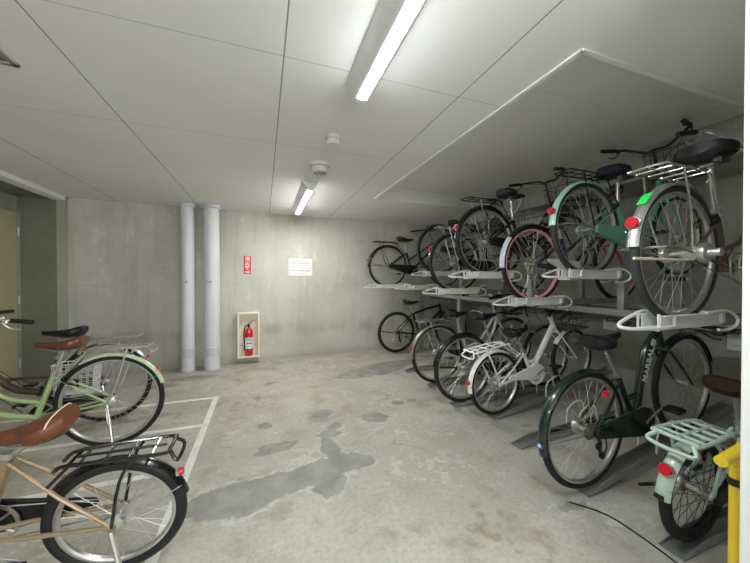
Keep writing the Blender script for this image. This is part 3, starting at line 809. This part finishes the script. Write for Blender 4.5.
def floor_tray(x, y, label, yaw=0, rise=0., L=1.65):
    o = thing('floor_tray', label, 'rack tray', (x, y, .0), (0, 0, R(yaw)), None)
    b = MB(); w = .045
    def zz(t): return .006+rise*max(0, t-.02)
    for (a, c_) in ((-.02, .15), (.15, L)):
        for s in (-1, 1):
            b.loft([[(a, s*w-.003, zz(a)), (a, s*w+.003, zz(a)), (a, s*w+.003, zz(a)+.035*(0 if a < 0 else 1)+.004), (a, s*w-.003, zz(a)+.035*(0 if a < 0 else 1)+.004)],
                    [(c_, s*w-.003, zz(c_)), (c_, s*w+.003, zz(c_)), (c_, s*w+.003, zz(c_)+.039), (c_, s*w-.003, zz(c_)+.039)]])
        b.loft([[(a, -w, zz(a)-.004), (a, w, zz(a)-.004), (a, w, zz(a)), (a, -w, zz(a))], [(c_, -w, zz(c_)-.004), (c_, w, zz(c_)-.004), (c_, w, zz(c_)), (c_, -w, zz(c_))]])
    b.build('channel', 'tray_steel', o)
    for t in (.7, L-.15):
        h = max(zz(t)-.006, .003)
        MB().box((t, 0, h/2), (.04, .10, h)).build('foot', 'tray_steel', o)
    b = MB().tube([(.60, -w-.006, zz(.6)+.03), (.62, -w-.006, zz(.6)+.16), (.78, -w-.006, zz(.7)+.20), (.84, -w-.006, zz(.8)+.04)], .006, 6, sm=4)
    b.tube([(.60, w+.006, zz(.6)+.03), (.62, w+.006, zz(.6)+.16), (.78, w+.006, zz(.7)+.20), (.84, w+.006, zz(.8)+.04)], .006, 6, sm=4)
    b.build('wheel_hoop', 'rack_white', o)

# ------------------------------------------------------------ bicycles: left group
LA = bike('tan-framed small-wheeled bicycle, nearest at left, brown saddle, black fender', (-.575, 1.62, .003), 178, roll=-8, r=.255, wb=1.0, style='mini', paint='tan_paint',
     fender='black_paint', fa=(35, 168), saddle='saddle_brown', sh=.69, sl=.29, st=.60, carrier='black_paint', cl=.33, crad=.0075, cw=.06, cup=.035, cfront=(.19, .47), sdx=-.065, hoop=True, tube=.021, stand='down', tw=.023, stw=.19,
     full_case=False, case='black_plastic', bar='flat', bz=.98, refl_a=146, rs=.017, tilt=-9, spring=False, stitch=True, light=False, lock=False)
LB = bike('light green bicycle at left with tan saddle, chrome carrier and pale fender', (-1.07, 2.84, 0), 180, style='city', paint='lime_paint', fender='pale_lime', fa=(60, 163),
     saddle='saddle_tan', sh=.79, crad=.0075, carrier='chrome', stand='down', bar='swept', bz=.93, tyre='rubber', hoop=True, refl_a=144, rs=.015, tube=.018)
LC = bike('bronze bicycle with black saddle, wire side basket, behind the light green one', (-1.30, 3.36, 0), 180, style='ushape', paint='bronze_paint', fender='chrome', fa=(60, 160),
     saddle='saddle_black', sh=.80, crad=.0075, carrier='chrome', stand='down', bar='flat', bz=.98, refl_a=146, rs=.015, tube=.02)
basket(LC, (.14, .14, .32), .27, .13, .24, 'white_paint', 'side_basket', taper=.9, n=6, r=.003, rows=5)

# ------------------------------------------------------------ lower tier
bike('black sports bicycle in the lower rack at the far end by the back wall', (2.09, 4.74, .015), 2, style='cross', paint='black_paint', rim='black_paint', spoke='spoke', fender=None,
     carrier=None, case=None, derailleur=True, bar='flat', bz=.96, sh=.84, st=.66, stand='side_up', light=False, stw=.16, spring=False, bell=None, reflector=False, tw=.02, tube=.02)
bike('pale green-white bicycle in the lower rack, second from the back wall', (1.93, 3.16, .03), 0, style='city', paint='white_green', fender='dull_steel', carrier='chrome', saddle='saddle_black',
     sh=.80, full_case=False, pitch=2, basket='black_plastic', refl_a=165, rs=.016, tube=.018)
bike('champagne grey bicycle in the lower rack behind the white small-wheeled one', (1.89, 2.60, .02), 0, style='vee', paint='champagne', fender='black_paint', fend_f='champagne', fa=(60, 170), carrier=None, saddle='saddle_black',
     sh=.85, barm='black_paint', full_case=False, pitch=2, stand='side_up', lock=False, reflector=False, stitch=True, tw=.021)
bike('white small-wheeled bicycle with white tube carrier in the lower rack', (2.0, 2.25, .03), 2, pitch=8, r=.285, wb=1.0, style='mini', bdz=-.06, sl=.25, stw=.18, paint='white_paint', fender='white_paint', fa=(55, 183), carrier='white_paint',
     hoop=True, case='white_paint', full_case=False, guard='white_paint', sh=.70, st=.50, saddle='saddle_black', barm='black_paint', basket='black_plastic', tube=.018, stand=None, refl_a=165, rs=.02, tw=.019, cl=.36, crad=.0075, cw=.075, bz=.82)
L6 = bike('dark green bicycle with white lettering on its frame, lower rack near front', (1.82, 1.285, .032), 1, pitch=9, wb=1.0, sdx=-.03, sl=.275, style='bow', paint='green_black', fender='green_black', fa=(58, 186), carrier=None,
     saddle='saddle_black', sh=.83, derailleur=True, case='green_black', full_case=True, barm='black_paint', grip='green_black', reflector=False, stand='side_up', bar='flat', bz=.81, basket=None, tube=.017, lock=False, light=False)
L7 = bike('pale mint bicycle with tube carrier and dark brown saddle by the pillar', (1.90, .86, .02), 0, roll=2, r=.245, wb=1.0, cup=.03, style='city', paint='mint_pale', fender='mint_pale', fa=(55, 178), carrier='mint_pale',
     saddle='saddle_dark_brown', sh=.71, st=.50, sl=.29, rim='black_plastic', spoke='spoke_black', case='black_plastic', hoop=True, refl_a=148, rs=.026, tw=.022, cl=.30, crad=.0095, cw=.085, barm='black_paint', stand='side_up', bar='flat', bz=.95)
# lettering on the dark green frame's down tube
text_part('lettering', 'MARBAL', 'sticker_white', L6, .060, (.588, -.0277, .582), (PI/2, R(-62), 0), .001, spacing=1.0)
MB().box((.660, -.0277, .710), (.045, .002, .038), (0, R(-55), 0)).build('badge', 'sticker_white', L6)
MB().tube([(-.355, -.004, .37), (-.359, -.004, .37)], .017, 14).build('sticker', 'sticker_blue', L6)
MB().tube([(-.3585, -.004, .37), (-.3605, -.004, .37)], .009, 14).build('sticker', 'sticker_white', L6)
# red tail lamp on its seat stay
MB().tube([(.13, -.06, .545), (.105, -.06, .54)], .017, 14).build('reflector', 'reflector_red', L6)
MB().box((-.268, 0, .272), (.004, .036, .020), (0, 0, 0)).build('sticker', 'black_plastic', L7)

floor_tray(2.05, 4.74, 'steel floor channel under the black sports bicycle at the far end', 2)
floor_tray(1.82, 3.16, 'steel floor channel under the pale green-white bicycle', 0, .035)
floor_tray(1.76, 2.60, 'steel floor channel under the champagne grey bicycle', 0, .035)
floor_tray(1.93, 2.25, 'raised steel floor channel under the white small-wheeled bicycle', 2, .145)
floor_tray(1.78, 1.80, 'empty steel floor channel between white and dark green bicycles', 3)
floor_tray(1.76, 1.285, 'raised steel floor channel under the dark green bicycle', 1, .158)
floor_tray(1.76, .86, 'steel floor channel under the pale mint bicycle', 0)
floor_tray(1.80, 3.75, 'empty steel floor channel near the back wall, second from its end', 1)

# ------------------------------------------------------------ upper tier
U = [
 dict(p=(1.93, 4.73, 1.11), label='black bicycle on the upper tier at the far end by the back wall', style='vee', paint='black_paint', fender='black_paint', carrier='black_paint', barm='black_paint', sh=.80, full_case=True, case='black_plastic', sdx=.03, refl_a=165, rs=.014),
 dict(p=(2.25, 3.68, 1.30), label='grey-green bicycle on the upper tier, second from the back wall', style='vee', paint='grey_green_paint', fender='grey_green_paint', carrier=None, tyre='grey_tyre_green', rim='black_paint', basket='black_plastic', barm='black_paint', sh=.72, stand=None, reflector=False, fa=(70, 130), bz=1.02),
 dict(p=(2.08, 3.05, 1.09), label='silver bicycle on the upper tier with dark blue fender and red reflector', style='city', paint='silver_paint', fender='navy_paint', fa=(50, 172), carrier='alloy', sh=.74, refl_a=155, basket='alloy', rs=.026, bar='high', bz=1.02),
 dict(p=(2.04, 2.48, 1.27), label='black bicycle with black saddle and low carrier on the upper tier, beside the pink-rimmed one', style='city', paint='black_paint', fender='black_paint', fa=(55, 180), carrier='black_paint', rim='alloy', barm='black_paint', sh=.83, sl=.31, stw=.23, sdx=.05, basket='black_plastic', refl_a=160, bz=1.04),
 dict(p=(2.19, 2.06, 1.04), label='pink-rimmed bicycle on the upper tier with pale blue-white fender end', r=.335, style='vee', paint='navy_paint', rim='pink_rim', fender='black_paint', fa=(60, 140), carrier=None, reflector=False, case='white_paint', full_case=False, barm='black_paint', sh=.72, fork='red_paint', lightm='red_paint', rim_depth=.024),
 dict(p=(2.22, 1.61, 1.265), label='mint green bicycle on the upper tier with navy saddle and black carrier', style='ushape', paint='mint_paint', fender='mint_light', fa=(55, 178), carrier='black_paint', saddle='saddle_navy', barm='black_paint', bar='high', rise=.5, bz=1.09, sh=.79, sl=.32, stw=.25, sdx=.06, case='mint_paint', refl_a=162, tyre='rubber_grey', tube=.018, basket='black_plastic', bdz=.09),
 dict(p=(1.93, .94, 1.03), label='weathered silver bicycle on the upper tier nearest the viewer, huge black saddle', style='city', paint='bronze_paint', fender='alloy', fa=(45, 176), carrier='chrome', saddle='saddle_black', stw=.26, sl=.30, sh=.87, sdx=.03, bar='high', bz=1.08, barm='chrome', tyre='rubber_grey', refl_a=158, rs=.028, hubm='alloy', case=None, cw=.08),
]
UB = []
for u in U:
    p = u.pop('p'); UB.append(bike(loc=p, yaw=u.pop('yaw', 0), **u))
    x, y, z = p
tl = ['white-handled upper tray carrying the black bicycle at the far end', 'white-handled upper tray carrying the grey-green bicycle', 'white-handled upper tray carrying the silver bicycle',
      'white-handled upper tray carrying the black bicycle beside the pink-rimmed one', 'white-handled upper tray carrying the pink-rimmed bicycle', 'white-handled upper tray carrying the mint green bicycle',
      'white-handled upper tray nearest the viewer, carrying the weathered silver bicycle']
for (x, y, z), l in zip([tuple(b.location) for b in UB], tl): upper_tray(x, y, z, l)
# pale plastic end of the pink-rimmed bicycle's mudguard
fender(UB[4], (0, 0, .335), .335, 140, 186, 'blue_white', w=.028, gap=.0142)
# long stand arm and thick drum brake with axle peg of the weathered bicycle
MB().tube([(.02, -.075, .335), (-.04, -.085, .315), (-.12, -.088, .305), (-.47, -.085, .305)], .006, 8, sm=4).build('kickstand', 'stitch', UB[6])
MB().lathe([(0, -.03), (.03, -.03), (.034, -.05), (.034, -.085), (.045, -.09), (.048, -.10), (.045, -.115), (.02, -.12), (.018, -.16), (0, -.16)], c=(0, 0, .34), axis='y', seg=24).build('drum_brake', 'alloy', UB[6])
upper_tray(2.25, 4.22, 1.10, 'empty white-handled upper tray near the back wall')
# green sticker on the weathered bicycle's fender
U7 = UB[-1]
b = MB(); b.lathe([(.3575, -.020), (.3585, -.020), (.3585, .020), (.3575, .020)], c=(0, 0, .34), axis='y', seg=8, closed=True, a0=R(128), a1=R(141)); b.build('sticker', 'sticker_green', U7)

# ------------------------------------------------------------ yellow floor pump beside the pillar
pp = thing('floor_pump', 'yellow floor pump with T handle and black hose beside the pillar', 'pump', (1.55, .585, 0), (0, R(0), R(6)))
MB().tube([(0, 0, .03), (0, 0, .60)], .0175, 16).build('barrel', 'yellow', pp)
MB().tube([(-.13, 0, .645), (.13, 0, .645)], .018, 14).tube([(0, 0, .60), (0, 0, .645)], .014, 12).build('handle', 'yellow', pp)
MB().lathe([(.0182, .53), (.021, .53), (.021, .555), (.0182, .555)], axis='z', seg=18).build('strap', 'rubber', pp)
MB().box((0, 0, .015), (.10, .24, .022)).build('foot_plate', 'yellow', pp, bevel=.006)
MB().tube([(.0, -.022, .06), (.04, -.07, .10), (.03, -.06, .3), (.01, -.035, .52), (0, -.027, .545)], .007, 8, sm=6).build('hose', 'rubber', pp)
# loose black cable on the floor by the mint bicycle
cb = thing('floor_cable', 'thin black cable lying on the floor by the mint bicycle', 'cable', (1.70, .95, 0))
MB().tube([(-.10, .30, .004), (.0, .16, .004), (.01, -.02, .004), (-.01, -.20, .004)], .004, 6, sm=4).build('cable', 'rubber', cb)

# ------------------------------------------------------------ camera, world, view
cam = bpy.data.cameras.new('camera'); cam.sensor_width = 36; cam.lens = 36*310/750; cam.clip_start = .02
co = bpy.data.objects.new('camera', cam); C.objects.link(co); co.location = (0, 0, 1.25)
co.rotation_euler = (PI/2-math.atan(3/310), 0, R(-19.8))
bpy.context.scene.camera = co
for o in bpy.data.objects:
    if o.parent or not o.get('category'): continue
    n = o.name.split('.')[0]; z = o.location.z
    if n == 'bicycle': o['group'] = 'bicycles parked on the upper tier' if z > .5 else ('bicycles in the painted bay at left' if o.location.x < 0 else 'bicycles in the lower rack channels')
    elif n == 'upper_tray': o['group'] = 'pull-out trays of the upper tier'
    elif n == 'floor_tray': o['group'] = 'steel channels of the lower tier'
    elif n == 'ceiling_light': o['group'] = 'fluorescent ceiling lights'
    elif n == 'smoke_detector': o['group'] = 'round detectors on the ceiling'
    elif n == 'drain_pipe': o['group'] = 'drain pipes on the back wall'
    elif n == 'wall_card': o['group'] = 'white cards on the right wall'
w = bpy.data.worlds.new('world'); bpy.context.scene.world = w; w.use_nodes = True
w.node_tree.nodes['Background'].inputs[0].default_value = (.57, .56, .53, 1); w.node_tree.nodes['Background'].inputs[1].default_value = 2.0
vs = bpy.context.scene.view_settings
vs.view_transform = 'Standard'; vs.look = 'None'; vs.gamma = 1; vs.use_curve_mapping = False; vs.exposure = 2.5
